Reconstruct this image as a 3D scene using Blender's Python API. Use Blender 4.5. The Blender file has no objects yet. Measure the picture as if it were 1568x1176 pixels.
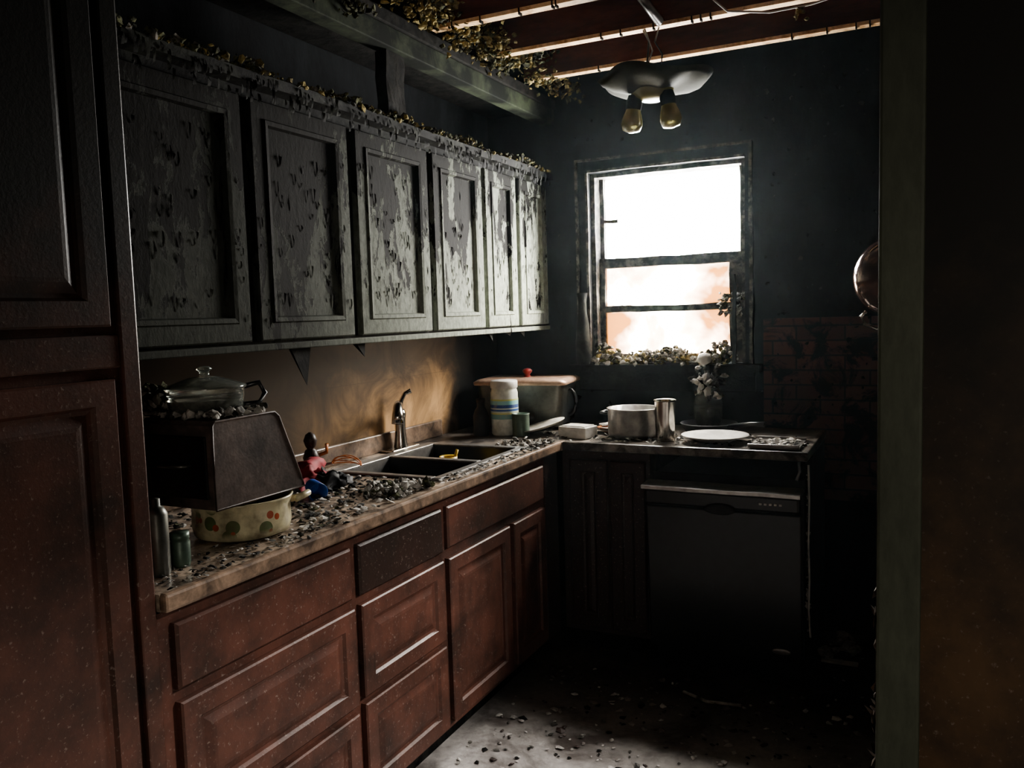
import bpy, bmesh, math, random
import numpy as np
from mathutils import Vector, Matrix, noise
random.seed(7)
V=Vector
# ------------------------------------------------------------------ materials
def newmat(name):
    m=bpy.data.materials.new(name);m.use_nodes=True
    nt=m.node_tree;b=nt.nodes['Principled BSDF']
    return m,nt,b
def ramp(nt,src,stops):
    r=nt.nodes.new('ShaderNodeValToRGB');nt.links.new(src,r.inputs[0])
    e=r.color_ramp.elements
    while len(e)<len(stops): e.new(.5)
    for i,(p,c) in enumerate(stops):
        e[i].position=p;e[i].color=(*c,1) if len(c)==3 else c
    return r.outputs[0]
def coords(nt,scale=(1,1,1)):
    tc=nt.nodes.new('ShaderNodeTexCoord');mp=nt.nodes.new('ShaderNodeMapping')
    mp.inputs['Scale'].default_value=scale;nt.links.new(tc.outputs['Object'],mp.inputs[0]);return mp.outputs[0],tc
def noi(nt,co,s,d=6,rg=.6,dist=0):
    n=nt.nodes.new('ShaderNodeTexNoise');n.inputs['Scale'].default_value=s;n.inputs['Detail'].default_value=d
    n.inputs['Roughness'].default_value=rg;n.inputs['Distortion'].default_value=dist
    nt.links.new(co,n.inputs[0]);return n.outputs[0]
def mix(nt,f,a,b,mode='MIX'):
    m=nt.nodes.new('ShaderNodeMix');m.data_type='RGBA';m.blend_type=mode
    for inp,v in ((m.inputs[0],f),(m.inputs[6],a),(m.inputs[7],b)):
        if isinstance(v,bpy.types.NodeSocket): nt.links.new(v,inp)
        elif isinstance(v,tuple): inp.default_value=(*v,1) if len(v)==3 else v
        else: inp.default_value=v
    return m.outputs[2]
def bump(nt,b,src,st=.4,d=.01):
    n=nt.nodes.new('ShaderNodeBump');n.inputs['Strength'].default_value=st;n.inputs['Distance'].default_value=d
    nt.links.new(src,n.inputs['Height']);nt.links.new(n.outputs[0],b.inputs['Normal'])
def maprange(nt,src,a,b_,c=0,d=1):
    n=nt.nodes.new('ShaderNodeMapRange');n.inputs[1].default_value=a;n.inputs[2].default_value=b_;n.inputs[3].default_value=c;n.inputs[4].default_value=d
    nt.links.new(src,n.inputs[0]);return n.outputs[0]
def sepz(nt,tc,ax=2):
    s=nt.nodes.new('ShaderNodeSeparateXYZ');nt.links.new(tc.outputs['Object'],s.inputs[0]);return s.outputs[ax]
def math2(nt,op,a,b):
    m=nt.nodes.new('ShaderNodeMath');m.operation=op
    for i,v in enumerate((a,b)):
        if isinstance(v,bpy.types.NodeSocket): nt.links.new(v,m.inputs[i])
        else: m.inputs[i].default_value=v
    return m.outputs[0]
def sooty(name,c1,c2,scale=6,lo=.4,hi=.62,rough=.6,metal=0,bs=.3,bd=.006,stretch=(1,1,1),spec=.25,fine=60,char=None,far=None):
    m,nt,b=newmat(name);co,tc=coords(nt,stretch)
    a=noi(nt,co,scale,8,.65,.4)
    col=ramp(nt,a,[(lo,c1),(hi,c2)])
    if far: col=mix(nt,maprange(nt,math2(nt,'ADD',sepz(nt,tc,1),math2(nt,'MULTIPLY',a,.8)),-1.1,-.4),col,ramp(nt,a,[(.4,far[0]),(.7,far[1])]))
    f=noi(nt,co,fine,4,.7)
    col=mix(nt,.35,col,ramp(nt,f,[(.3,(.3,.3,.3)),(.7,(1.2,1.2,1.2))]),'MULTIPLY')
    if char: col=mix(nt,maprange(nt,math2(nt,'ADD',sepz(nt,tc),a),char[0]+.5,char[1]+.5),col,(.013,.014,.013))
    nt.links.new(col,b.inputs['Base Color']);b.inputs['Roughness'].default_value=rough;b.inputs['Metallic'].default_value=metal
    b.inputs['Specular IOR Level'].default_value=spec
    h=math2(nt,'ADD',math2(nt,'MULTIPLY',f,.35),a);bump(nt,b,h,bs,bd)
    return m
def plain(name,c,rough=.5,metal=0,spec=.5,trans=0):
    m,nt,b=newmat(name);co,tc=coords(nt);a=noi(nt,co,25,5)
    col=mix(nt,.5,c,ramp(nt,a,[(.35,tuple(x*.35 for x in c)),(.6,c)]))
    nt.links.new(col,b.inputs['Base Color']);b.inputs['Roughness'].default_value=rough;b.inputs['Metallic'].default_value=metal
    b.inputs['Specular IOR Level'].default_value=spec;b.inputs['Transmission Weight'].default_value=trans
    bump(nt,b,a,.15,.003);return m
def charpaint(name,paint=(.50,.54,.46),thr=.5,zr=(.09,-.11),sc=17):
    m,nt,b=newmat(name);co,tc=coords(nt,(1,1,.36))
    a=noi(nt,co,sc,12,.70,.35);big=noi(nt,co,3.4,3,.5)
    f=noi(nt,coords(nt,(1,1,.5))[0],55,5,.7,.3)
    z=maprange(nt,sepz(nt,tc),1.4,2.15,*zr)
    yy=maprange(nt,sepz(nt,tc,1),-2.6,-.3,-.04,.04)  # more char on near doors, deepening the painted window falloff
    s=math2(nt,'ADD',math2(nt,'ADD',a,math2(nt,'ADD',z,yy)),math2(nt,'MULTIPLY',math2(nt,'SUBTRACT',big,.5),.45))
    mask=ramp(nt,s,[(thr-.012,(0,0,0)),(thr+.012,(1,1,1))])
    edge=ramp(nt,s,[(thr+.005,(0,0,0)),(thr+.02,(1,1,1)),(thr+.04,(0,0,0))])
    # window light falloff along y painted into the colour, plus soot toward the top
    falloff_soot=math2(nt,'MULTIPLY',maprange(nt,sepz(nt,tc,1),-1.9,-.25,.065,1.0),maprange(nt,sepz(nt,tc),1.45,2.1,1.0,.36))
    falloff_soot=math2(nt,'MULTIPLY',falloff_soot,maprange(nt,f,.3,.65,.45,1.1))
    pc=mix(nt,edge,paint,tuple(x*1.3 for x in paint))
    pc=mix(nt,falloff_soot,(.010,.011,.009),pc)
    cc=mix(nt,f,(.004,.004,.004),(.015,.0145,.013))
    nt.links.new(mix(nt,mask,cc,pc),b.inputs['Base Color'])
    b.inputs['Roughness'].default_value=.75;b.inputs['Specular IOR Level'].default_value=.08
    h=math2(nt,'ADD',math2(nt,'ADD',math2(nt,'MULTIPLY',mask,.6),math2(nt,'MULTIPLY',edge,.3)),math2(nt,'MULTIPLY',f,.45));bump(nt,b,h,.75,.005)
    return m
def woodmat(name,c=(.125,.05,.033),char_lo=None,char_hi=None,st=.25,rough=.42):
    m,nt,b=newmat(name);co,tc=coords(nt,(1,1,.25))
    g=noi(nt,co,14,6,.6,.5);co2,_=coords(nt);d=noi(nt,co2,5,7,.65)
    f=noi(nt,co2,110,4,.7)
    col=mix(nt,g,tuple(x*.6 for x in c),tuple(x*1.25 for x in c))
    col=mix(nt,ramp(nt,d,[(.40,(0,0,0)),(.66,(.88,.88,.88))]),col,(.026,.018,.015))
    col=mix(nt,ramp(nt,f,[(.60,(0,0,0)),(.70,(.6,.6,.6))]),col,(.26,.21,.18))
    if char_lo is not None:
        zz=math2(nt,'ADD',sepz(nt,tc),math2(nt,'MULTIPLY',math2(nt,'SUBTRACT',d,.5),.5))
        col=mix(nt,maprange(nt,zz,char_lo,char_hi),col,(.009,.009,.008))
    nt.links.new(col,b.inputs['Base Color']);b.inputs['Roughness'].default_value=rough;b.inputs['Specular IOR Level'].default_value=.35
    bump(nt,b,math2(nt,'ADD',math2(nt,'MULTIPLY',d,.6),f),st,.002)
    return m
M={}
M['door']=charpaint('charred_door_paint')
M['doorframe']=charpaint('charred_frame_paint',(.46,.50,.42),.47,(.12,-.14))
M['pantry']=woodmat('pantry_wood',(.095,.042,.030),1.25,1.7)
M['wood']=woodmat('cherry_wood',(.115,.050,.036))
M['wooddark']=woodmat('sooty_wood',(.035,.020,.016))
M['char']=sooty('char',(.005,.005,.005),(.018,.017,.015),20,rough=.85,bs=.6,spec=.1)
M['frame']=sooty('charred_frame',(.006,.006,.006),(.04,.044,.035),9,.48,.7,rough=.75,bs=.5,spec=.15)
M['soot']=sooty('soot_wall',(.0035,.004,.0048),(.018,.021,.023),4.5,.40,.72,rough=.75,bs=.5,spec=.12,stretch=(1,1,.45))
M['floor']=sooty('dirty_lit_floor',(.12,.10,.09),(.80,.76,.72),3.6,.36,.62,rough=.85,bs=.7,bd=.012,fine=35,spec=.15,far=((.025,.02,.017),(.15,.125,.105)))  # light patch painted into the dirt colour: paler near, darker beyond
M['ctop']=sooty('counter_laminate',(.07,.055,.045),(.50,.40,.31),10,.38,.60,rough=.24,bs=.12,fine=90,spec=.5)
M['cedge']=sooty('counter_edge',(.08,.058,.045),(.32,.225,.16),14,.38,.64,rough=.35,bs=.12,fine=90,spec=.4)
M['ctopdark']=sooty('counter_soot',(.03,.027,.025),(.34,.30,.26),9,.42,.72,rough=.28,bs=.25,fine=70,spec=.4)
def tiles(name,ax,bw,rh,ms,c1,c2,cm):
    m,nt,b=newmat(name);co,tc=coords(nt)
    bt=nt.nodes.new('ShaderNodeTexBrick')
    sx=nt.nodes.new('ShaderNodeSeparateXYZ');cb=nt.nodes.new('ShaderNodeCombineXYZ');nt.links.new(tc.outputs['Object'],sx.inputs[0])
    nt.links.new(sx.outputs[ax],cb.inputs[0]);nt.links.new(sx.outputs[2],cb.inputs[1]);nt.links.new(cb.outputs[0],bt.inputs[0])
    bt.inputs['Scale'].default_value=1;bt.inputs['Brick Width'].default_value=bw;bt.inputs['Row Height'].default_value=rh;bt.inputs['Mortar Size'].default_value=ms
    bt.inputs['Color1'].default_value=(*c1,1);bt.inputs['Color2'].default_value=(*c2,1);bt.inputs['Mortar'].default_value=(*cm,1)
    return m,nt,b,co,tc,sx,bt
m,nt,b,co,tc,sx,bt=tiles('backsplash_panel',1,.30,.60,.0012,(.64,.40,.20),(.61,.38,.19),(.42,.27,.14));bt.offset=0
a=noi(nt,co,4.5,8,.65,.8)
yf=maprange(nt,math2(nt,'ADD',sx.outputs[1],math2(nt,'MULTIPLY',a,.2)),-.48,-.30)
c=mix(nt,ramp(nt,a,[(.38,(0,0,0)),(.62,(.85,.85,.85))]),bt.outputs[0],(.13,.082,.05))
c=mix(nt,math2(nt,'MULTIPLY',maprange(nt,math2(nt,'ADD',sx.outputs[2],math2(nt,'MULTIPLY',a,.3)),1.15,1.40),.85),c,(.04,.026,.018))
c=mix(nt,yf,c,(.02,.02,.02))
c=mix(nt,maprange(nt,sx.outputs[1],-.85,-1.6,0,.93),c,(.045,.032,.022))  # both ends darkened so the panel colour paints the window glow by the faucet
nt.links.new(c,b.inputs['Base Color']);b.inputs['Roughness'].default_value=.5;b.inputs['Specular IOR Level'].default_value=.2;bump(nt,b,a,.2,.005);M['splash']=m
m,nt,b,co,tc,sx,bt=tiles('charred_brick_panel',0,.2,.065,.004,(.10,.044,.031),(.06,.029,.022),(.02,.017,.015))
a=noi(nt,co,7,8,.68,.8)
c=mix(nt,ramp(nt,a,[(.44,(1,1,1)),(.52,(0,0,0))]),bt.outputs[0],(.007,.008,.009))
nt.links.new(c,b.inputs['Base Color']);b.inputs['Roughness'].default_value=.7;b.inputs['Specular IOR Level'].default_value=.15;bump(nt,b,a,.3,.01);M['brick']=m
M['joist']=sooty('joist_wood',(.05,.017,.010),(.18,.062,.032),7,.35,.7,rough=.7,stretch=(.25,1,1),spec=.15)
M['strip']=sooty('clean_joist_edge',(.45,.24,.10),(.90,.64,.38),14,.34,.52,rough=.6)
M['soffit']=sooty('soffit_board',(.008,.010,.008),(.065,.08,.05),6,.45,.74,rough=.8,spec=.1)
M['black']=plain('black_enamel',(.012,.013,.015),.3)
M['blackm']=plain('matte_black',(.020,.020,.022),.6,0,.3)
M['box']=sooty('scorched_box',(.045,.038,.036),(.17,.13,.115),7,.35,.7,rough=.5)
M['steel']=plain('sooty_steel',(.42,.40,.38),.32,.9)
M['dsteel']=plain('blackened_steel',(.14,.14,.125),.4,.8)
M['chrome']=plain('chrome',(.6,.57,.52),.2,1)
M['sinkst']=plain('sink_steel',(.34,.33,.32),.38,.85)
m,nt,b=newmat('floral_enamel');co,tc=coords(nt)
vo=nt.nodes.new('ShaderNodeTexVoronoi');vo.inputs['Scale'].default_value=26;nt.links.new(co,vo.inputs[0])
vo2=nt.nodes.new('ShaderNodeTexVoronoi');vo2.inputs['Scale'].default_value=18;nt.links.new(co,vo2.inputs[0])
band=math2(nt,'MULTIPLY',maprange(nt,sepz(nt,tc),.925,.94),maprange(nt,sepz(nt,tc),.998,.985))
c=mix(nt,math2(nt,'MULTIPLY',band,math2(nt,'LESS_THAN',vo2.outputs[0],.33)),(.58,.53,.35),(.12,.16,.07))
c=mix(nt,math2(nt,'MULTIPLY',band,math2(nt,'LESS_THAN',vo.outputs[0],.26)),c,(.40,.10,.05))
a=noi(nt,co,14,5);c=mix(nt,ramp(nt,a,[(.42,(0,0,0)),(.68,(.8,.8,.8))]),c,(.08,.06,.04))
nt.links.new(c,b.inputs['Base Color']);b.inputs['Roughness'].default_value=.3;M['cream']=m
M['white']=plain('sooty_white',(.62,.60,.56),.45)
M['plasticw']=plain('jar_plastic',(.72,.74,.66),.4)
M['paper']=plain('scorched_paper',(.55,.52,.47),.8)
m,nt,b=newmat('jar_label');co,tc=coords(nt)
z=sepz(nt,tc);f=math2(nt,'DIVIDE',math2(nt,'SUBTRACT',z,.985),.09)
c=ramp(nt,f,[(.0,(.20,.38,.36)),(.25,(.62,.60,.22)),(.32,(.55,.62,.52)),(.40,(.05,.12,.35)),(.5,(.60,.66,.60)),(.56,(.04,.09,.30)),(.72,(.28,.55,.56)),(.92,(.55,.60,.22))])
nt.nodes[-1].color_ramp.interpolation='CONSTANT'
a=noi(nt,co,30,5);c=mix(nt,ramp(nt,a,[(.5,(0,0,0)),(.7,(.5,.5,.5))]),c,(.35,.33,.25))
nt.links.new(c,b.inputs['Base Color']);M['label']=m
M['red']=plain('red_cloth',(.30,.02,.03),.7)
M['redk']=plain('red_knob',(.35,.05,.04),.3)
M['blue']=plain('blue_plastic',(.03,.10,.38),.4)
M['yellow']=plain('yellow_plastic',(.55,.36,.03),.4)
M['orange']=plain('orange_plastic',(.55,.2,.07),.5)
M['green']=plain('green_tin',(.08,.12,.09),.4,.3)
M['dish']=plain('melted_fixture_metal',(.030,.032,.018),.8,0,.15)
M['ash']=sooty('ash_debris',(.05,.048,.044),(.48,.46,.42),16,.38,.56,rough=.9,bs=.5)
M['ashdark']=sooty('dark_debris',(.014,.014,.013),(.15,.14,.12),16,.42,.62,rough=.9,bs=.5)
M['insul']=sooty('insulation',(.06,.05,.02),(.36,.29,.12),30,.4,.62,rough=.95,bs=.8,bd=.02)
M['insuld']=sooty('insulation_sooty',(.012,.012,.008),(.13,.135,.07),30,.42,.64,rough=.95,bs=.8,bd=.02)
M['casing']=sooty('door_casing_paint',(.07,.078,.058),(.12,.135,.10),4,.3,.7,rough=.5,bs=.1,stretch=(1,1,.3),char=(1.5,2.1))
M['brown']=woodmat('partition_wood',(.12,.07,.035),.95,1.5,.05,.6)
M['tan']=plain('roaster_lid',(.50,.34,.25),.35,.2)
M['wincas']=sooty('burnt_window_casing',(.004,.004,.004),(.018,.018,.018),25,.45,.7,rough=.8,bs=.6,spec=.1)
M['sash']=sooty('burnt_sash',(.010,.009,.007),(.12,.105,.085),25,.45,.62,rough=.7,bs=.6,spec=.2)
m,nt,b=newmat('shade_glass');b.inputs['Base Color'].default_value=(.24,.22,.085,1);b.inputs['Roughness'].default_value=.25;b.inputs['Transmission Weight'].default_value=.25;M['shade']=m
m,nt,b=newmat('clear_glass');b.inputs['Base Color'].default_value=(.6,.65,.6,1);b.inputs['Roughness'].default_value=.1;b.inputs['Transmission Weight'].default_value=.9;M['glass']=m
m,nt,b=newmat('sconce_glass');b.inputs['Base Color'].default_value=(.14,.09,.08,1);b.inputs['Roughness'].default_value=.1;b.inputs['Metallic'].default_value=.6;M['globe']=m
m,nt,b=newmat('smoke_stained_pane');co,tc=coords(nt)
a=noi(nt,co,3.8,4,.5,.3)
nt.nodes.remove(b);tr=nt.nodes.new('ShaderNodeBsdfTransparent');tl=nt.nodes.new('ShaderNodeBsdfTranslucent')
tl.inputs[0].default_value=(.034,.0125,.0024,1);mx=nt.nodes.new('ShaderNodeMixShader')
sx=nt.nodes.new('ShaderNodeSeparateXYZ');nt.links.new(tc.outputs['Object'],sx.inputs[0])
ex=math2(nt,'ABSOLUTE',math2(nt,'SUBTRACT',sx.outputs[0],.91),0)
ez=math2(nt,'ABSOLUTE',math2(nt,'SUBTRACT',sx.outputs[2],1.46),0)
e=math2(nt,'MAXIMUM',maprange(nt,ex,.14,.34,0,.22),maprange(nt,ez,.08,.22,0,.15))
nt.links.new(ramp(nt,math2(nt,'ADD',a,e),[(.52,(0,0,0)),(.60,(.93,.93,.93)),(.72,(.998,.998,.998))]),mx.inputs[0])
tr.inputs[0].default_value=(1,.94,.82,1)
nt.links.new(tr.outputs[0],mx.inputs[1]);nt.links.new(tl.outputs[0],mx.inputs[2]);nt.links.new(mx.outputs[0],nt.nodes['Material Output'].inputs[0]);M['pane']=m
# ------------------------------------------------------------------ builder
class B:
    def __init__(s,name): s.name=name;s.v=[];s.f=[];s.m=[];s.sm=[];s.mats=[]
    def mi(s,k):
        if k not in s.mats: s.mats.append(k)
        return s.mats.index(k)
    def add(s,vs,fs,k,smooth=False,mat=None):
        o=len(s.v)
        for p in vs:
            p=V(p)
            if mat is not None: p=mat@p
            s.v.append(tuple(p))
        i=s.mi(k)
        for f in fs: s.f.append([o+j for j in f]);s.m.append(i);s.sm.append(smooth)
    def bm(s,bm,k,smooth=False,mat=None):
        bm.verts.ensure_lookup_table();bm.verts.index_update()
        s.add([v.co.copy() for v in bm.verts],[[v.index for v in f.verts] for f in bm.faces],k,smooth,mat);bm.free()
    def box(s,x0,x1,y0,y1,z0,z1,k,bev=.003,mat=None,jit=0,cuts=0):
        bm=bmesh.new();bmesh.ops.create_cube(bm,size=1)
        for v in bm.verts: v.co=V(((x0+x1)/2+v.co.x*(x1-x0),(y0+y1)/2+v.co.y*(y1-y0),(z0+z1)/2+v.co.z*(z1-z0)))
        if cuts: bmesh.ops.subdivide_edges(bm,edges=bm.edges[:],cuts=cuts,use_grid_fill=True)
        if jit:
            for v in bm.verts:
                n=noise.noise_vector(v.co*14);v.co+=n*jit
        elif bev: bmesh.ops.bevel(bm,geom=bm.edges[:],offset=min(bev,.45*min(abs(x1-x0),abs(y1-y0),abs(z1-z0))),segments=2,affect='EDGES',profile=.5)
        s.bm(bm,k,False,mat)
    def lathe(s,c,prof,k,seg=32,mat=None,cap0=True,cap1=True,sx=1,sy=1,wob=0):
        vs=[];fs=[];n=len(prof)
        for i,(r,z) in enumerate(prof):
            for j in range(seg):
                a=2*math.pi*j/seg
                w=1+wob*math.sin(3*a+z*20)+wob*.6*math.sin(7*a+1)
                vs.append((c[0]+r*w*sx*math.cos(a),c[1]+r*w*sy*math.sin(a),c[2]+z+(wob*.2*r/.19*math.sin(4*a+2) if wob else 0)))
        for i in range(n-1):
            for j in range(seg): fs.append([i*seg+j,i*seg+(j+1)%seg,(i+1)*seg+(j+1)%seg,(i+1)*seg+j])
        s.add(vs,fs,k,True,mat)
        if cap0: s.add(vs[:seg],[list(range(seg))[::-1]],k,False,mat)
        if cap1: s.add(vs[-seg:],[list(range(seg))],k,False,mat)
    def tube(s,pts,r,k,seg=10,closed=False):
        pts=[V(p) for p in pts];n=len(pts);vs=[];fs=[]
        rr=r if isinstance(r,(list,tuple)) else [r]*n
        up=V((0,0,1))
        for i,p in enumerate(pts):
            t=(pts[min(i+1,n-1)]-pts[max(i-1,0)]) if not closed else pts[(i+1)%n]-pts[i-1]
            t.normalize()
            a=t.cross(up)
            if a.length<.05: a=t.cross(V((1,0,0)))
            a.normalize();b_=t.cross(a).normalized()
            for j in range(seg):
                q=2*math.pi*j/seg;vs.append(p+a*rr[i]*math.cos(q)+b_*rr[i]*math.sin(q))
        for i in range(n if closed else n-1):
            for j in range(seg):
                a0=i*seg;a1=((i+1)%n)*seg
                fs.append([a0+j,a0+(j+1)%seg,a1+(j+1)%seg,a1+j])
        if not closed: fs+= [list(range(seg))[::-1],[ (n-1)*seg+j for j in range(seg)]]
        s.add(vs,fs,k,True)
    def panel(s,o,U,W,Nn,w,h,rings,k,kc=None,split=99):
        o,U,W,Nn=V(o),V(U),V(W),V(Nn);vs=[]
        for ins,ht in rings:
            for a,b_ in ((ins,ins),(w-ins,ins),(w-ins,h-ins),(ins,h-ins)): vs.append(o+U*a+W*b_+Nn*ht)
        n=len(rings)
        for i in range(n-1):
            s.add(vs[i*4:i*4+8],[[j,(j+1)%4,4+(j+1)%4,4+j] for j in range(4)],k if i<split or kc is None else kc)
        s.add(vs[-4:],[[0,1,2,3]],kc or k)
    def lump(s,c,r,k,sub=2,jit=.45,flat=1):
        bm=bmesh.new();bmesh.ops.create_icosphere(bm,subdivisions=sub,radius=1)
        off=V((random.random()*50,random.random()*50,random.random()*50));rot=Matrix.Rotation(random.random()*6,3,'Z')@Matrix.Rotation(random.random()*6,3,'X')
        ax=V((random.uniform(.6,1.4),random.uniform(.6,1.2),random.uniform(.5,1)))
        for v in bm.verts:
            n=noise.noise(v.co*1.7+off)+.5*noise.noise(v.co*4+off)
            p=rot@(V((v.co.x*ax.x,v.co.y*ax.y,v.co.z*ax.z))*(1+jit*2*n))*r;p.z*=flat
            v.co=p+V(c)
        s.bm(bm,k,False)
    def flake(s,c,r,k,tilt=.5,nrm=None):
        a=[];n=random.randint(4,6);t0=random.random()*6
        R_=Matrix.Rotation(random.uniform(-tilt,tilt),3,'X')@Matrix.Rotation(random.uniform(-tilt,tilt),3,'Y')
        for i in range(n):
            q=t0+2*math.pi*i/n;rr=r*random.uniform(.5,1.3);a.append(R_@V((rr*math.cos(q),rr*math.sin(q),0)))
        if nrm is not None:
            Q=V((0,0,1)).rotation_difference(V(nrm)).to_matrix();a=[Q@p for p in a]
        top=[p+V(c) for p in a];mid=V(c)+ (V(nrm) if nrm is not None else V((0,0,1)))*r*random.uniform(.1,.5)
        s.add(top+[mid],[[i,(i+1)%n,n] for i in range(n)]+[list(range(n))[::-1]],k)
    def curl(s,c,w,h,k):
        x,y,z=c;sg=random.choice((-1,1));o=random.uniform(.002,.008);t=random.uniform(-.3,.3)*h
        vs=[(x,y-w/2,z-h/2),(x,y+w/2*.6,z-h/2*.8),(x+.002,y-w/2*.8,z),(x+o*.5,y+w/2,z+t*.3),(x+.001,y-w/2*.5,z+h/2),(x+o,y+w/3*sg,z+h/2*.8)]
        s.add(vs,[[0,1,3,2],[2,3,5,4]],k,True)
    def make(s):
        me=bpy.data.meshes.new(s.name);me.from_pydata(s.v,[],s.f)
        for k in s.mats: me.materials.append(M[k])
        me.polygons.foreach_set('material_index',s.m);me.polygons.foreach_set('use_smooth',s.sm);me.update()
        ob=bpy.data.objects.new(s.name,me);bpy.context.collection.objects.link(ob);return ob
R=random.uniform
# ------------------------------------------------------------------ shell
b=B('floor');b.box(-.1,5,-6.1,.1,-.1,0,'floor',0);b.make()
b=B('wall_left');b.box(-.12,0,-6.1,.1,0,2.85,'soot',0);b.make()
X0,X1,Z0,Z1=.55,1.285,1.20,2.115
b=B('wall_back')
b.box(-.12,X0,0,.12,0,2.85,'soot',0);b.box(X1,5,0,.12,0,2.85,'soot',0);b.box(X0,X1,0,.12,0,Z0,'soot',0);b.box(X0,X1,0,.12,Z1,2.85,'soot',0);b.make()
b=B('wall_right')
b.box(2.11,2.21,-1.42,0,0,2.7,'soot',0);b.box(2.11,2.21,-2.60,-1.42,1.86,2.7,'soot',0);b.make()  # unseen doorway; header set low to cut off the hall light
b=B('wall_hall');b.box(4.9,5,-6.1,.1,0,2.85,'soot',0);b.make()
b=B('wall_front');b.box(-.1,5,-6.1,-6,0,2.85,'soot',0);b.make()
b=B('wall_partition');b.box(2.0,4.9,-2.70,-2.60,0,2.7,'brown',0);b.make()
b=B('trim_doorway')
b.box(1.952,2.003,-2.735,-2.595,0,2.66,'casing',.004)
for i in range(26):
    z=R(.75,1.1);b.flake((1.951,R(-2.73,-2.66),z),R(.006,.016),'brown',.8,(-1,-.4,0))
b.make()
b=B('ceiling');b.box(-.1,5,-6.1,.1,2.75,2.85,'char',0);b.box(0,5,-6,-2.15,2.49,2.52,'char',0);b.make()
for i in range(4):
    y=-.385-.395*i
    b=B('ceiling_joist');b.box(.39,2.11,y,y+.04,2.501,2.70,'joist',.002)
    b.box(.39,2.11,y-.001,y+.041,2.487,2.501,'strip',.001)
    for j in range(7):
        x=R(.45,2.05);b.box(x,x+.005,y-.003,y+.02,2.478,2.50,'char',0)
    b.make()
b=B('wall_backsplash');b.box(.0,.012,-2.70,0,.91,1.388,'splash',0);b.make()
b=B('wall_brick_panel');b.box(1.36,2.11,-.012,0,.6,1.40,'brick',0);b.make()
b=B('wall_soot_flakes')
for i in range(420):
    x=R(.36,2.05);z=R(.95,2.55)
    if .44<x<1.36 and 1.1<z<2.2: continue
    b.flake((x,-.014,z),R(.004,.014),random.choice(['char','frame','soot']),.7,(R(-.3,.3),-1,R(-.3,.3)))
b.make()
# ------------------------------------------------------------------ window
b=B('window_1')
cw=.066
def burnt(x0,x1,y0,y1,z0,z1,k='wincas',j=.006):
    b.box(x0,x1,y0,y1,z0,z1,k,0,jit=j,cuts=6)
burnt(X0-cw,X0,-.03,.0,Z0-.03,Z1+cw);burnt(X1,X1+cw*.5,-.03,.0,Z0-.03,Z1+cw);burnt(X0-cw,X1+cw*.5,-.035,.0,Z1,Z1+cw)
for (x0,x1,z0,z1) in ((X0-cw,X0-cw+.012,Z0,Z1+cw),(X0-.012,X0,Z0,Z1),(X1+.02,X1+.034,Z0,Z1+cw),(X0-cw,X1+.034,Z1+cw-.012,Z1+cw),(X0,X1,Z1,Z1+.012)):
    b.box(x0,x1,-.046,-.03,z0,z1,'sash',0,jit=.003,cuts=5)
burnt(X0,X0+.02,0,.12,Z0,Z1,'sash',.003);burnt(X1-.02,X1,0,.12,Z0,Z1,'sash',.003);burnt(X0,X1,0,.12,Z1-.02,Z1,'sash',.003)
b.box(X0-.10,X1+.07,-.09,.10,Z0-.035,Z0-.003,'wincas',0,jit=.004,cuts=6);b.box(X0-.07,X1+.04,-.03,0,Z0-.13,Z0-.035,'wincas',.004)
burnt(X0+.02,X1-.02,.05,.085,1.662,1.708,'sash',.005)
burnt(X0+.02,X0+.045,.05,.08,1.22,1.69,'sash',.004);burnt(X1-.085,X1-.02,.05,.08,1.2,1.69,'sash',.008)
burnt(X0+.02,X0+.04,.07,.10,1.69,2.1,'sash',.004);burnt(X1-.04,X1-.02,.07,.10,1.69,2.1,'sash',.004)
burnt(X0+.03,X1-.04,.05,.075,1.447,1.477,'sash',.006)
burnt(X0+.03,X0+.11,.07,.09,1.885,1.90,'sash',.006)
burnt(X0+.02,X1-.02,.05,.09,1.20,1.24,'sash',.006)
b.add([(X0+.03,.066,1.23),(X1-.04,.066,1.23),(X1-.04,.066,1.68),(X0+.03,.066,1.68)],[[0,1,2,3]],'pane')
b.make()
b=B('sill_debris')
for i in range(560):
    x=R(.57,1.24);h=.085*(.6+noise.noise(V((x*9,3,1))));b.lump((x,R(-.085,.045),Z0+R(.0,.01+h)),R(.005,.017),random.choice(['ash','insuld','ashdark','insul','ash']),1)
b.make()
b=B('insulation_clump')
for i in range(90): b.lump((R(1.17,1.27)+R(-.01,.01),R(-.05,.01),R(1.42,1.52)),R(.005,.015),random.choice(['insuld','ashdark','ash']),1)
b.box(1.235,1.25,-.07,-.05,1.2,1.6,'char',0,jit=.008,cuts=5)
b.make()
b=B('glass_vase');b.lathe((.515,-.055,Z0),[(.030,0),(.036,.02),(.037,.10),(.031,.19),(.022,.25),(.020,.30),(.027,.345),(.024,.345),(.017,.30)],'frame',24);b.make()
# ------------------------------------------------------------------ pantry
RP=[(0,0),(0,.016),(.004,.020),(.048,.020),(.054,.012),(.062,.010),(.082,.017),(.09,.018)]
b=B('pantry_cabinet')
b.box(.002,.60,-3.6,-2.702,0.0,2.44,'pantry',.003)
for y1 in (-2.765,-3.225):
    b.panel((.60,y1-.44,.12),(0,1,0),(0,0,1),(1,0,0),.44,1.235,RP,'pantry');b.panel((.60,y1-.44,1.455),(0,1,0),(0,0,1),(1,0,0),.44,.86,RP,'pantry')
b.box(.60,.615,-2.745,-2.704,.0,2.44,'pantry',.004);b.box(.6,.612,-3.6,-2.745,1.375,1.44,'pantry',.004)
b.make()
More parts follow.
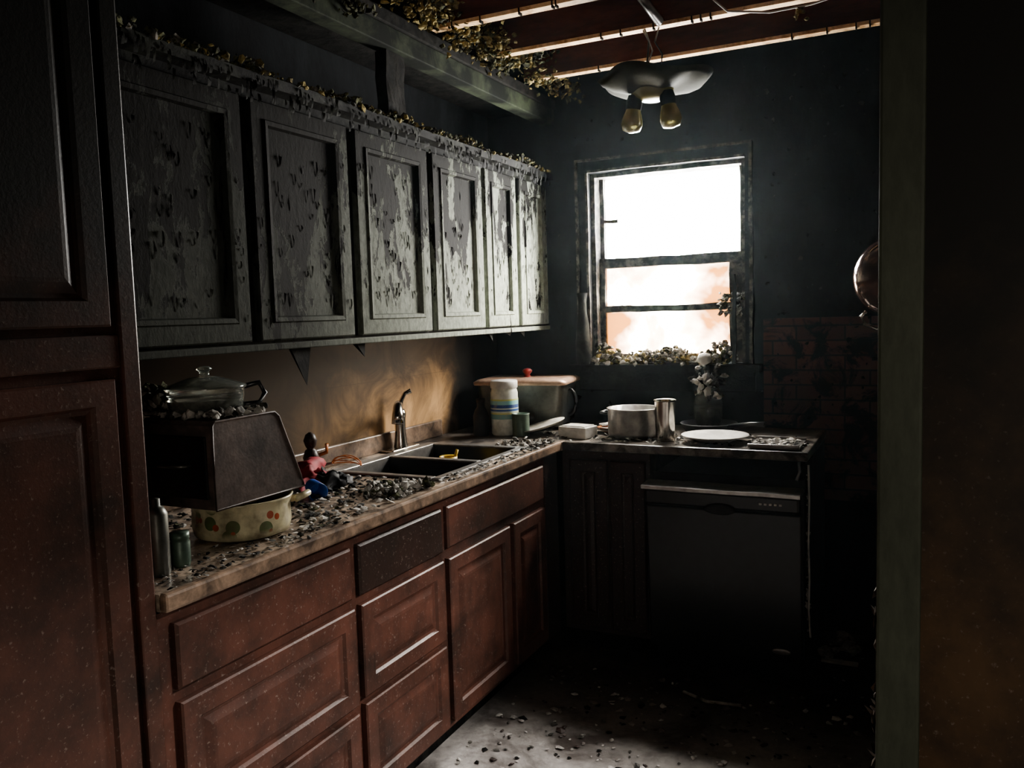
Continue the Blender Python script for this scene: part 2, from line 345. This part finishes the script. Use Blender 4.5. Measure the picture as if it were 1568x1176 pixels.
# ------------------------------------------------------------------ upper cabinets
b=B('upper_cabinet')
b.box(.014,.305,-2.70,-.013,1.388,2.124,'frame',.003)
b.box(.014,.36,-2.70,-.013,2.105,2.135,'frame',0,jit=.005,cuts=12)
RU=[(0,0),(0,.017),(.004,.021),(.050,.021),(.054,.026),(.066,.024),(.070,.010),(.08,.010)]
ys=[(-2.66,-2.085),(-2.05,-1.615),(-1.575,-1.13),(-1.095,-.70),(-.672,-.372),(-.338,-.03)]
for a,c in ys:
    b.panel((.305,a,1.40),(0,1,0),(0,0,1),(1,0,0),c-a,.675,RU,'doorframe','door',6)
    for i in range(int(32*(c-a)/.4)):
        b.curl((.316,R(a+.09,c-.09),1.50+R(0,.48)),R(.004,.011),R(.015,.05),'door')
    for i in range(8):
        b.curl((.327,random.choice((R(a+.01,a+.04),R(c-.04,c-.01))),1.45+R(0,.58)),R(.004,.010),R(.015,.04),'doorframe')
b.box(.29,.325,-2.70,-.013,1.372,1.392,'doorframe',.003)
for y,l,w in ((-1.86,.13,.05),(-1.56,.06,.03),(-.62,.05,.02),(-.45,.03,.06),(-.3,.04,.04)):
    b.add([(.30,y-w,1.385),(.30,y+w,1.385),(.31,y+.01,1.385-l),(.27,y-w*.5,1.38),(.27,y+w,1.38)],[[0,1,2],[3,2,4],[0,2,3],[1,4,2],[0,3,4,1]],'char')
b.make()
b=B('cabinet_top_debris')
for i in range(1700):
    y=R(-2.65,-.05);hh=max(0,.5+noise.noise(V((y*4,0,0))))
    b.lump((R(.25,.375),y,2.135+R(0,.04)*hh),R(.003,.012),random.choice(['insuld','insuld','ashdark','insul']),1,.6)
for i in range(250):
    y=R(-2.6,-.05);b.curl((.362,y,2.10+R(-.04,.02)),R(.006,.015),R(.015,.04),'frame')
b.make()
b=B('soffit_framing')
b.box(.30,.37,-2.70,-.005,2.37,2.44,'soffit',.004);b.box(.02,.30,-2.70,-.005,2.44,2.455,'char',.002);b.box(.27,.38,-2.70,-.005,2.44,2.486,'char',.004)
b.box(.30,.345,-1.40,-1.29,2.15,2.37,'char',0,jit=.006,cuts=4)
b.make()
b=B('ceiling_insulation')
for cl in range(60):
    cy=R(-1.75,-.05);cx=R(.40,.52);cz=2.52+R(-.04,.08);k0=random.choice(['insul','insul','insuld'])
    for i in range(44):
        b.lump((cx+random.gauss(0,.030),cy+random.gauss(0,.045),cz+random.gauss(0,.026)),R(.004,.013),k0 if R(0,1)<.75 else 'insuld',1,.7)
for cl in range(14):
    cy=R(-2.5,-1.6);cx=R(.38,.43);cz=2.46+R(-.03,.03)
    for i in range(30): b.lump((cx+random.gauss(0,.02),cy+random.gauss(0,.035),cz+random.gauss(0,.02)),R(.004,.012),'insuld',1,.7)
b.make()
# ------------------------------------------------------------------ base cabinets
b=B('base_cabinet')
b.box(.013,.60,-2.70,-.62,.09,.74,'wooddark',.002);b.box(.013,.54,-2.70,-.62,0,.09,'char',0)
b.box(.58,.604,-2.70,-.625,.09,.867,'wood',0);b.box(.013,.58,-2.70,-2.68,.74,.867,'wooddark',0)
D=lambda y0,y1,z0,z1,rings=RP,k='wood':b.panel((.604,y0,z0),(0,1,0),(0,0,1),(1,0,0),y1-y0,z1-z0,rings,k)
FL=[(0,0),(0,.012),(.006,.018),(.01,.018)]
D(-2.665,-2.075,.695,.838,FL);D(-2.665,-2.07,.395,.668);D(-2.665,-2.07,.11,.372)
D(-2.04,-1.60,.695,.838,FL,'wooddark');D(-2.04,-1.60,.405,.668);D(-2.04,-1.60,.11,.385)
D(-1.565,-.80,.700,.838,FL);D(-1.565,-1.12,.115,.665);D(-1.085,-.80,.115,.665)
b.box(.604,.612,-.77,-.64,.09,.867,'wooddark',.002)
b.make()
b=B('base_cabinet')
b.box(.62,1.008,-.60,-.012,.09,.870,'wooddark',.002);b.box(.62,1.008,-.54,-.012,0,.09,'char',0)
b.panel((.66,-.60,.115),(1,0,0),(0,0,1),(0,-1,0),.165,.72,RP,'wooddark');b.panel((.84,-.60,.115),(1,0,0),(0,0,1),(0,-1,0),.15,.72,RP,'wooddark')
b.make()
# ------------------------------------------------------------------ countertop
b=B('countertop')
sx0,sx1,sy0,sy1=.12,.555,-1.50,-.86
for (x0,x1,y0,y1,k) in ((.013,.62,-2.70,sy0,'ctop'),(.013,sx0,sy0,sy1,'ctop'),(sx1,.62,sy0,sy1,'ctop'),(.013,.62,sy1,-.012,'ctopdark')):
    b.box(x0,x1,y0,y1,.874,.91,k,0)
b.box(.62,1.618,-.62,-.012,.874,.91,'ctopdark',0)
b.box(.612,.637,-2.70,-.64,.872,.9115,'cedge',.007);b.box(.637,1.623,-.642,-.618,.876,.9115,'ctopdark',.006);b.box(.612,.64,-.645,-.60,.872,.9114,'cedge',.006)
b.box(1.60,1.623,-.62,-.012,.876,.911,'ctopdark',.005)
b.box(.013,.03,-2.7,-.6,.91,.985,'cedge',.005)
b.make()
b=B('kitchen_sink')
for (x0,x1,y0,y1) in ((.10,.145,-1.52,-.84),(.535,.57,-1.52,-.84),(.145,.535,-1.52,-1.485),(.145,.535,-.875,-.84),(.145,.535,-1.20,-1.165)):
    b.box(x0,x1,y0,y1,.9105,.919,'sinkst',.004)
def basin(x0,x1,y0,y1,zb):
    t=.004
    b.box(x0,x1,y0,y1,zb-t,zb,'black',0)
    b.box(x0-t,x0,y0,y1,zb,.912,'sinkst',0);b.box(x1,x1+t,y0,y1,zb,.912,'black',0);b.box(x0,x1,y0-t,y0,zb,.912,'black',0);b.box(x0,x1,y1,y1+t,zb,.912,'black',0)
    b.lathe(((x0+x1)/2,(y0+y1)/2,zb),[(.04,.002),(.03,.001)],'steel',20)
basin(.15,.53,-1.48,-1.205,.76);basin(.15,.53,-1.16,-.88,.76)
b.make()
b=B('faucet')
b.box(.034,.098,-1.10,-.90,.9105,.922,'chrome',.005)
b.lathe((.068,-1.0,.92),[(.030,0),(.026,.02),(.022,.07),(.023,.12),(.026,.14),(.02,.158),(.004,.163)],'chrome',24)
b.tube([(.07,-1.0,1.045),(.085,-1.03,1.085),(.11,-1.07,1.105),(.135,-1.11,1.10),(.15,-1.135,1.075),(.155,-1.145,1.04)],[.016,.016,.017,.018,.022,.024],'chrome',14)
b.tube([(.07,-1.0,1.075),(.068,-.985,1.11),(.075,-.965,1.14),(.095,-.95,1.15)],[.012,.009,.008,.011],'chrome',10)
b.make()
b=B('dish_brush_cup');b.lathe((.33,-1.06,.7605),[(.028,0),(.033,.10),(.036,.145),(.031,.142),(.026,.01)],'yellow',20);b.tube([(.33,-1.06,.79),(.35,-1.05,.89),(.36,-1.04,.93)],.006,'yellow');b.make()
# ------------------------------------------------------------------ dishwasher
b=B('dishwasher')
x0,x1=1.018,1.606
b.box(x0,x1,-.60,-.03,.09,.80,'blackm',.004);b.box(x0,x1,-.56,-.03,0.0,.09,'char',0)
T=Matrix.Translation((0,-.60,.10))@Matrix.Rotation(math.radians(4),4,'X')@Matrix.Translation((0,.60,-.10))
b.box(x0,x1,-.66,-.61,.10,.690,'black',.006,mat=T);b.box(x0,x1,-.680,-.60,.697,.765,'black',.012,mat=T)
b.box(x0-.003,x1+.003,-.700,-.60,.765,.778,'steel',0,mat=T,jit=.003,cuts=8)
b.lathe((0,0,0),[(.001,0),(.055,.0),(.06,.008),(.05,.012),(.001,.006)],'blackm',24,mat=T@Matrix.Translation((1.315,-.680,.70))@Matrix.Rotation(math.radians(90),4,'X'),sy=.35)
for i in range(5): b.box(1.46+i*.018,1.47+i*.018,-.684,-.678,.728,.736,'white',.001,mat=T)
b.lathe((0,0,0),[(.034,0),(.034,.003),(.028,.004),(.001,.004)],'steel',28,mat=T@Matrix.Translation((1.53,-.66,.15))@Matrix.Rotation(math.radians(90),4,'X'),sy=.36)
b.box(x0+.01,x1-.01,-.59,-.57,.01,.10,'black',.003)
b.box(x0,x0+.015,-.60,-.05,.80,.873,'char',0);b.box(1.592,1.606,-.60,-.05,.80,.873,'char',.002)
b.tube([(1.58,-.62,.80),(1.59,-.61,.83),(1.585,-.59,.865)],.006,'steel',8)
b.make()
b=B('scorched_side_trim')
b.box(1.609,1.622,-.61,-.05,0,.873,'char',.002)
b.tube([(1.622,-.615,.86),(1.625,-.62,.72),(1.622,-.618,.55),(1.626,-.62,.42),(1.622,-.615,.30),(1.63,-.62,.2)],.004,'paper',6)
for i in range(40): b.flake((1.62,-.613,R(.2,.86)),R(.004,.012),'ash',.8,(.3,-1,0))
b.make()
# ------------------------------------------------------------------ items near
pc=(.42,-2.26,.9105)
b=B('floral_enamel_pot')
b.lathe(pc,[(.095,0),(.118,.008),(.124,.03),(.122,.075),(.128,.092),(.131,.097),(.125,.098),(.118,.08),(.115,.02),(.01,.012)],'cream',40)
b.tube([(pc[0]+.08,pc[1]+.095,.985),(pc[0]+.10,pc[1]+.125,.99),(pc[0]+.12,pc[1]+.12,1.0),(pc[0]+.11,pc[1]+.08,.99)],.009,'cream')
b.make()
b=B('bread_box')
bx0,bx1,by0,by1,bz0,bz1=.285,.515,-2.435,-2.125,1.0145,1.225
prof=[(by0,bz0),(by1,bz0+.0),(by1-.012,bz0+.03),(by1-.085,bz1-.012),(by1-.10,bz1),(by0+.01,bz1),(by0,bz1-.01)]
n=len(prof)
vs=[(bx0,y,z) for y,z in prof]+[(bx1,y,z) for y,z in prof]
b.add(vs,[list(range(n))[::-1],[n+i for i in range(n)]]+[[i,(i+1)%n,n+(i+1)%n,n+i] for i in range(n)],'box')
b.tube([(bx1,y,z) for y,z in prof],.003,'box',6,closed=True)
b.tube([(bx0,y,z) for y,z in prof],.004,'black',6,closed=True)
b.box(bx0+.02,bx1-.02,by0-.006,by0,1.04,1.19,'black',.004)
b.tube([(bx0+.07,by0-.004,1.12),(bx0+.08,by0-.03,1.12),(bx1-.08,by0-.03,1.12),(bx1-.07,by0-.004,1.12)],.005,'dsteel')
b.make()
b=B('bread_box_debris')
for i in range(170): b.lump((R(.29,.51),R(-2.42,-2.24),1.231+R(0,.012)),R(.004,.014),random.choice(['ash','ashdark','ash']),1)
for i in range(90): b.lump((R(.25,.33),R(-2.43,-2.36),1.235+R(0,.07)),R(.006,.016),random.choice(['insuld','ashdark','ash']),1)
b.make()
b=B('casserole_dish')
cc=(.385,-2.325,1.232)
b.lathe(cc,[(.07,0),(.088,.01),(.094,.04),(.093,.058),(.100,.062),(.100,.067),(.088,.072),(.04,.088),(.012,.092),(.012,.104),(.02,.110),(.012,.116),(.002,.117)],'glass',32)
b.lathe(cc,[(.06,.004),(.082,.012),(.085,.035),(.02,.036)],'ashdark',24)
b.tube([(cc[0]+.05,cc[1]+.085,1.292),(cc[0]+.06,cc[1]+.125,1.298),(cc[0]+.065,cc[1]+.14,1.27),(cc[0]+.06,cc[1]+.125,1.245),(cc[0]+.05,cc[1]+.08,1.245)],.007,'black')
b.make()
b=B('spray_can');b.lathe((.505,-2.60,.9105),[(.024,0),(.025,.005),(.025,.135),(.017,.15),(.011,.152),(.011,.168),(.002,.17)],'dsteel',20);b.make()
b=B('spice_jar');b.lathe((.50,-2.535,.9105),[(.02,0),(.022,.01),(.022,.055),(.019,.06),(.021,.062),(.021,.078),(.002,.079)],'green',20);b.make()
b=B('counter_debris')
for i in range(700):
    y=R(-2.3,-1.56);x=R(.10,.60)
    if (x-.42)**2+(y+2.26)**2<.022: continue
    if R(0,1)<.35: b.lump((x,y,.916),R(.004,.011),random.choice(['ash','ashdark','insuld']),1,.5,.6)
    else: b.flake((x,y,.914+R(0,.006)),R(.005,.017),random.choice(['ash','ashdark','ashdark','char','paper']),.4)
for i in range(130): b.lump((R(.44,.60),R(-1.80,-1.60),.917+R(0,.015)),R(.004,.015),random.choice(['ash','insuld','ash']),1)
for i in range(150): b.flake((R(.57,.625),R(-1.55,-.62),.917+R(0,.004)),R(.004,.012),random.choice(['ash','ashdark','char']),.5)
for i in range(240):
    b.flake((R(.46,.63),R(-2.68,-2.0),.9145),R(.003,.010),random.choice(['ash','ashdark','char']),.3)
for i in range(300):
    x=R(.45,1.60);y=R(-.62,-.3);b.flake((x,y,.9155+R(0,.004)),R(.005,.015),random.choice(['ash','ashdark','paper','char']),.5)
for i in range(60): b.lump((R(.40,.62),R(-.84,-.66),.918),R(.005,.014),random.choice(['ash','ashdark']),1)
b.make()
b=B('dish_rag')
def cloth(c,w,h,amp,k,seed):
    n=16;vs=[];fs=[]
    for i in range(n):
        for j in range(n):
            p=V((c[0]+(i/(n-1)-.5)*w,c[1]+(j/(n-1)-.5)*h,0));q=V((i*.32+seed,j*.32,seed))
            z=c[2]+amp*(1-((i/(n-1)-.5)**2+(j/(n-1)-.5)**2)*3)*(.8+.9*noise.noise(q));p+=V((noise.noise(q+V((9,0,0)))*.04,noise.noise(q+V((0,9,0)))*.04,0))
            vs.append((p.x,p.y,max(z,.913)))
    for i in range(n-1):
        for j in range(n-1): fs.append([i*n+j,(i+1)*n+j,(i+1)*n+j+1,i*n+j+1])
    b.add(vs,fs,k,True)
cloth((.17,-1.72,.93),.16,.20,.06,'red',3.1);cloth((.26,-1.70,.92),.14,.14,.05,'blackm',7.7);b.make()
b=B('blue_cup');b.lathe((0,0,0),[(.022,0),(.03,.07),(.027,.07),(.02,.006)],'blue',20,mat=Matrix.Translation((.30,-1.84,.942))@Matrix.Rotation(math.radians(100),4,'Y')@Matrix.Rotation(.6,4,'X'));b.make()
b=B('figurine');b.lathe((.10,-1.60,.9105),[(.03,0),(.033,.01),(.022,.04),(.028,.07),(.02,.095),(.012,.10),(.018,.11),(.024,.13),(.016,.15),(.004,.158)],'wooddark',16);b.tube([(.10,-1.58,.98),(.12,-1.54,.99),(.13,-1.55,1.02)],.007,'orange');b.make()
b=B('wire_whisk')
for a in range(5):
    q=a*math.pi/5;pts=[]
    for t in range(13):
        s_=math.pi*t/12;r_=.032*math.sin(s_)
        pts.append((.22+.06*math.cos(s_),-1.56+r_*math.cos(q),.955+r_*math.sin(q)))
    b.tube(pts,.0018,'orange',5)
b.tube([(.16,-1.56,.955),(.08,-1.54,.94)],.006,'steel');b.make()
# ------------------------------------------------------------------ items far
b=B('plastic_jar');c=(.30,-.50,.9105)
b.lathe(c,[(.055,0),(.061,.006),(.062,.07),(.062,.19),(.058,.205),(.056,.212)],'plasticw',32)
b.lathe(c,[(.0635,.075),(.0635,.165)],'label',32,cap0=False,cap1=False);b.lathe(c,[(.060,.212),(.062,.216),(.062,.242),(.058,.247),(.002,.248)],'white',32);b.make()
b=B('tin_can');b.lathe((.395,-.53,.9105),[(.038,0),(.040,.003),(.038,.007),(.038,.095),(.040,.099),(.040,.102),(.036,.102),(.035,.09),(.002,.09)],'green',28);b.make()
b=B('sauce_bottle');b.lathe((.21,-.56,.9105),[(.034,0),(.036,.01),(.036,.09),(.028,.115),(.018,.13),(.018,.15),(.02,.152),(.02,.168),(.002,.17)],'blackm',24);b.make()
b=B('roaster_oven')
def rr(cx,cy,w,d,r,z,seg=6):
    o=[]
    for qx,qy,a0 in ((1,1,0),(-1,1,90),(-1,-1,180),(1,-1,270)):
        for i in range(seg+1):
            a=math.radians(a0+90*i/seg);o.append((cx+qx*(w/2-r)+r*math.cos(a),cy+qy*(d/2-r)+r*math.sin(a),z))
    return o
def loft(rings,k,smooth=True,mat=None):
    n=len(rings[0]);vs=[p for r_ in rings for p in r_]
    fs=[[i*n+j,i*n+(j+1)%n,(i+1)*n+(j+1)%n,(i+1)*n+j] for i in range(len(rings)-1) for j in range(n)]
    b.add(vs,fs,k,smooth,mat);b.add(rings[-1],[list(range(n))],k,False,mat);b.add(rings[0],[list(range(n))[::-1]],k,False,mat)
RM=Matrix.Translation((.285,-.215,.911))@Matrix.Rotation(math.radians(8),4,'Z')
loft([rr(0,0,.36,.26,.03,.012),rr(0,0,.40,.29,.035,.03),rr(0,0,.42,.30,.035,.20),rr(0,0,.425,.305,.035,.21)],'dsteel',True,RM)
loft([rr(0,0,.45,.33,.035,.21),rr(0,0,.455,.335,.035,.214),rr(0,0,.455,.335,.035,.225),rr(0,0,.42,.30,.03,.236),rr(0,0,.40,.28,.03,.238)],'tan',True,RM)
b.lathe((0,0,0),[(.018,.238),(.012,.25),(.022,.262),(.024,.27),(.015,.278),(.002,.28)],'redk',20,mat=RM)
for sgn in (1,-1):
    pts=[RM@V((sgn*(.21+.035*math.sin(t*math.pi/8)), -.02,.12+.06*math.cos(t*math.pi/8))) for t in range(9)]
    b.tube(pts,.009,'black',8)
for (x,y) in ((-.14,-.09),(.14,-.09),(-.14,.09),(.14,.09)): b.lathe((x,y,0),[(.015,-.0005),(.015,.014)],'black',12,mat=RM)
b.lathe((0,0,0),[(.03,0),(.03,.012),(.01,.02)],'black',20,mat=RM@Matrix.Translation((.05,-.152,.06))@Matrix.Rotation(math.radians(90),4,'X'))
b.make()
b=B('serving_platter')
b.lathe((0,0,0),[(.03,.0),(.07,.003),(.105,.014),(.107,.017),(.07,.008),(.01,.006)],'paper',32,mat=Matrix.Translation((.47,-.46,.940))@Matrix.Rotation(math.radians(-14),4,'Y')@Matrix.Rotation(math.radians(6),4,'X'));b.make()
b=B('napkin_box')
T=Matrix.Translation((.655,-.50,.911))@Matrix.Rotation(math.radians(-12),4,'Z')
b.box(-.07,.07,-.05,.05,0,.05,'white',.004,mat=T);b.box(-.06,.06,-.04,.04,.05,.054,'paper',.002,mat=T)
b.make()
b=B('papers')
for i in range(9):
    T=Matrix.Translation((R(.72,.76),R(-.36,-.30),.918+i*.004))@Matrix.Rotation(R(0,3),4,'Z')@Matrix.Rotation(R(-.04,.04),4,'X')
    b.box(-.05,.05,-.035,.035,0,.001,'paper' if i%3 else 'orange',0,mat=T)
b.make()
b=B('saucepan');c=(.88,-.41,.9105)
b.lathe(c,[(.10,0),(.110,.006),(.112,.02),(.112,.118),(.117,.122),(.117,.126),(.109,.126),(.106,.02),(.01,.012)],'steel',40)
for sx_ in (-1,1): b.tube([(c[0]+sx_*.11,c[1]-.03,1.01),(c[0]+sx_*.14,c[1]-.03,1.015),(c[0]+sx_*.14,c[1]+.03,1.015),(c[0]+sx_*.11,c[1]+.03,1.01)],.006,'black')
b.make()
b=B('metal_tumbler');b.lathe((1.045,-.50,.9105),[(.038,0),(.040,.004),(.044,.165),(.046,.172),(.042,.170),(.036,.01),(.005,.008)],'chrome',32);b.make()
b=B('dinner_plate');b.lathe((1.245,-.48,.920),[(.07,-.004),(.08,.002),(.125,.016),(.135,.020),(.134,.023),(.08,.009),(.005,.007)],'white',40);b.make()
b=B('frying_pan');c=(1.16,-.22,.9105)
b.lathe(c,[(.085,0),(.10,.006),(.12,.04),(.124,.042),(.122,.045),(.098,.012),(.01,.009)],'blackm',36);b.tube([(1.255,-.28,.948),(1.36,-.33,.968),(1.42,-.36,.972)],[.009,.010,.012],'black')
b.make()
b=B('baking_tray');b.box(1.40,1.59,-.62,-.40,.9165,.922,'steel',.002);b.box(1.40,1.59,-.62,-.612,.922,.932,'steel',.002);b.box(1.40,1.59,-.408,-.40,.922,.932,'steel',.002)
for i in range(60): b.flake((R(1.41,1.57),R(-.60,-.42),.926),R(.006,.02),random.choice(['ash','paper','ashdark']),.4)
b.make()
b=B('flower_jar');c=(1.13,-.10,.9105)
b.lathe(c,[(.055,0),(.062,.008),(.064,.12),(.058,.145),(.05,.155),(.054,.16),(.054,.185),(.048,.186),(.048,.16)],'glass',32,cap1=False)
b.lathe(c,[(.05,.008),(.055,.02),(.056,.10),(.01,.105)],'ashdark',24)
for i in range(60):
    a=R(0,6.28);r_=R(0,.085);z=1.08+R(0,.15)-r_*.5
    b.lump((c[0]+r_*math.cos(a),c[1]+r_*.8*math.sin(a),z),R(.008,.020),random.choice(['ash','ashdark','white','ashdark']),2,.3)
b.lathe((c[0]-.01,c[1]-.02,1.20),[(.004,0),(.028,.012),(.032,.03),(.024,.05),(.003,.056)],'white',18)
b.make()
# ------------------------------------------------------------------ ceiling light
b=B('ceiling_light');c=(1.10,-.80,2.265)
b.lathe(c,[(.03,-.018),(.10,-.014),(.15,-.002),(.185,.014),(.205,.034),(.19,.032),(.10,.012),(.02,.018)],'dish',64,wob=.05)
b.lathe(c,[(.002,-.050),(.035,-.047),(.065,-.035),(.08,-.012)],'shade',24)
for sx_ in (-1,1):
    T=Matrix.Translation((c[0]+sx_*.06,c[1]-.02,c[2]-.03))@Matrix.Rotation(math.radians(-8*sx_),4,'Y')
    b.lathe((0,0,0),[(.020,0),(.024,-.02),(.024,-.035),(.030,-.055),(.038,-.08),(.040,-.10),(.032,-.12),(.006,-.128)],'shade',20,mat=T,cap1=True)
    b.lathe((0,0,0),[(.024,.005),(.030,-.02),(.028,-.045)],'char',16,mat=T)
b.tube([(1.09,-.80,2.29),(1.08,-.79,2.36),(1.085,-.78,2.44),(1.06,-.765,2.485)],.004,'black',6)
b.tube([(1.13,-.80,2.29),(1.14,-.80,2.38),(1.11,-.79,2.43),(1.12,-.77,2.485)],.003,'black',6)
b.tube([(1.06,-.79,2.29),(1.10,-.79,2.40),(1.07,-.78,2.485)],.003,'steel',6)
b.tube([(1.0,-.81,2.28),(1.09,-.80,2.36)],.004,'black',6)
b.make()
b=B('electrical_cable')
b.tube([(1.3,-.82,2.56),(1.38,-.82,2.48),(1.52,-.81,2.455),(1.65,-.80,2.46),(1.78,-.81,2.475),(1.9,-.82,2.55)],.004,'paper',6)
for i in range(12): b.lump((1.62+R(-.02,.02),-.80,2.44+R(-.03,.02)),.008,'insul',1)
b.tube([(1.10,-1.10,2.56),(1.14,-1.0,2.50),(1.16,-.90,2.46)],.016,'steel',8)
b.make()
# ------------------------------------------------------------------ sconce
b=B('wall_sconce');c=V((1.922,-1.0,1.535))
bm=bmesh.new();bmesh.ops.create_uvsphere(bm,u_segments=40,v_segments=24,radius=.122)
for v in bm.verts: v.co+=c
b.bm(bm,'globe',True)
b.tube([(2.10,-1.0,1.40),(2.02,-1.0,1.375),(1.93,-1.0,1.39),(1.925,-1.0,1.42)],.01,'steel')
b.lathe((1.925,-1.0,1.395),[(.01,0),(.035,.01),(.045,.025),(.03,.035)],'steel',20)
b.tube([(1.93,-1.0,1.39),(1.87,-1.0,1.375),(1.835,-1.0,1.39),(1.825,-1.0,1.415),(1.84,-1.0,1.43)],.006,'chrome',8)
b.lathe((0,0,0),[(.05,0),(.05,.011)],'steel',20,mat=Matrix.Translation((2.098,-1.0,1.40))@Matrix.Rotation(math.radians(90),4,'Y'))
b.make()
# ------------------------------------------------------------------ floor debris
b=B('floor_debris')
for i in range(1500):
    x=R(.62,2.05);y=R(-2.6,-.05)
    if y>-.72 and x<1.66: continue
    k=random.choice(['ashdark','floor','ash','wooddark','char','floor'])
    if R(0,1)<.4: b.lump((x,y,.004),R(.003,.010),k,1,.5,.5)
    else: b.flake((x,y,.004),R(.004,.018),k,.3)
for x,y in ((1.68,-.15),(1.74,-.22),(1.66,-.3),(1.71,-.1)): 
    b.lump((x,y,.02),.035,'ash',2,.5,.7)
b.box(1.64,1.78,-.36,-.33,.002,.012,'paper',.002);b.tube([(1.20,-.85,.01),(1.3,-.9,.012),(1.42,-.88,.01)],.006,'ash',6)
b.make()
# ------------------------------------------------------------------ haze
m=bpy.data.materials.new('smoke_haze');m.use_nodes=True;nt=m.node_tree;nt.nodes.clear()
vs_=nt.nodes.new('ShaderNodeVolumeScatter');vs_.inputs['Density'].default_value=.0026;vs_.inputs['Anisotropy'].default_value=.65;vs_.inputs['Color'].default_value=(.82,.94,1,1)
o_=nt.nodes.new('ShaderNodeOutputMaterial');nt.links.new(vs_.outputs[0],o_.inputs['Volume']);M['haze']=m
b=B('smoke_haze');b.box(.0,2.11,-2.59,-.001,.0,2.75,'haze',0);b.make()
# ------------------------------------------------------------------ lights
w=bpy.data.worlds.new('World');bpy.context.scene.world=w;w.use_nodes=True
bg=w.node_tree.nodes['Background'];bg.inputs[0].default_value=(1,.98,.94,1);bg.inputs[1].default_value=100
def area(name,loc,tgt,sx,sy,e,col,portal=False):
    l=bpy.data.lights.new(name,'AREA');l.shape='RECTANGLE';l.size=sx;l.size_y=sy;l.energy=e;l.color=col
    if portal: l.cycles.is_portal=True
    o=bpy.data.objects.new(name,l);bpy.context.collection.objects.link(o);o.location=loc
    o.rotation_euler=(V(tgt)-V(loc)).to_track_quat('-Z','Y').to_euler();return o
area('window_portal',((X0+X1)/2,.13,(Z0+Z1)/2),((X0+X1)/2,-1,(Z0+Z1)/2),.76,.95,1,(1,1,1),True)
area('hall_daylight',(3.1,-1.48,2.44),(1.0,-1.9,.1),.25,.25,110,(1,.95,.90))
area('room_fill',(3.2,-5.4,1.3),(1.0,-2.0,.6),.9,.7,20,(1,.9,.78))  # added unseen fill lamp, standing in for another window behind the camera
bpy.context.scene.view_settings.look='AgX - Medium High Contrast'
# ------------------------------------------------------------------ camera
f=1564.;yaw,pit,rol=np.radians([26.347,4.834,1.739])
fw=np.array([-np.sin(yaw)*np.cos(pit),np.cos(yaw)*np.cos(pit),-np.sin(pit)])
r=np.array([np.cos(yaw),np.sin(yaw),0]);u=np.cross(r,fw)
r2=r*np.cos(rol)-u*np.sin(rol);u2=u*np.cos(rol)+r*np.sin(rol)
cd=bpy.data.cameras.new('camera');cd.sensor_width=36;cd.lens=f/1920*36;cd.clip_start=.02
co=bpy.data.objects.new('camera',cd);bpy.context.collection.objects.link(co)
mw=Matrix.Identity(4)
for i in range(3): mw[i][0]=r2[i];mw[i][1]=u2[i];mw[i][2]=-fw[i]
mw[0][3],mw[1][3],mw[2][3]=2.003,-3.855,1.457
co.matrix_world=mw
bpy.context.scene.camera=co
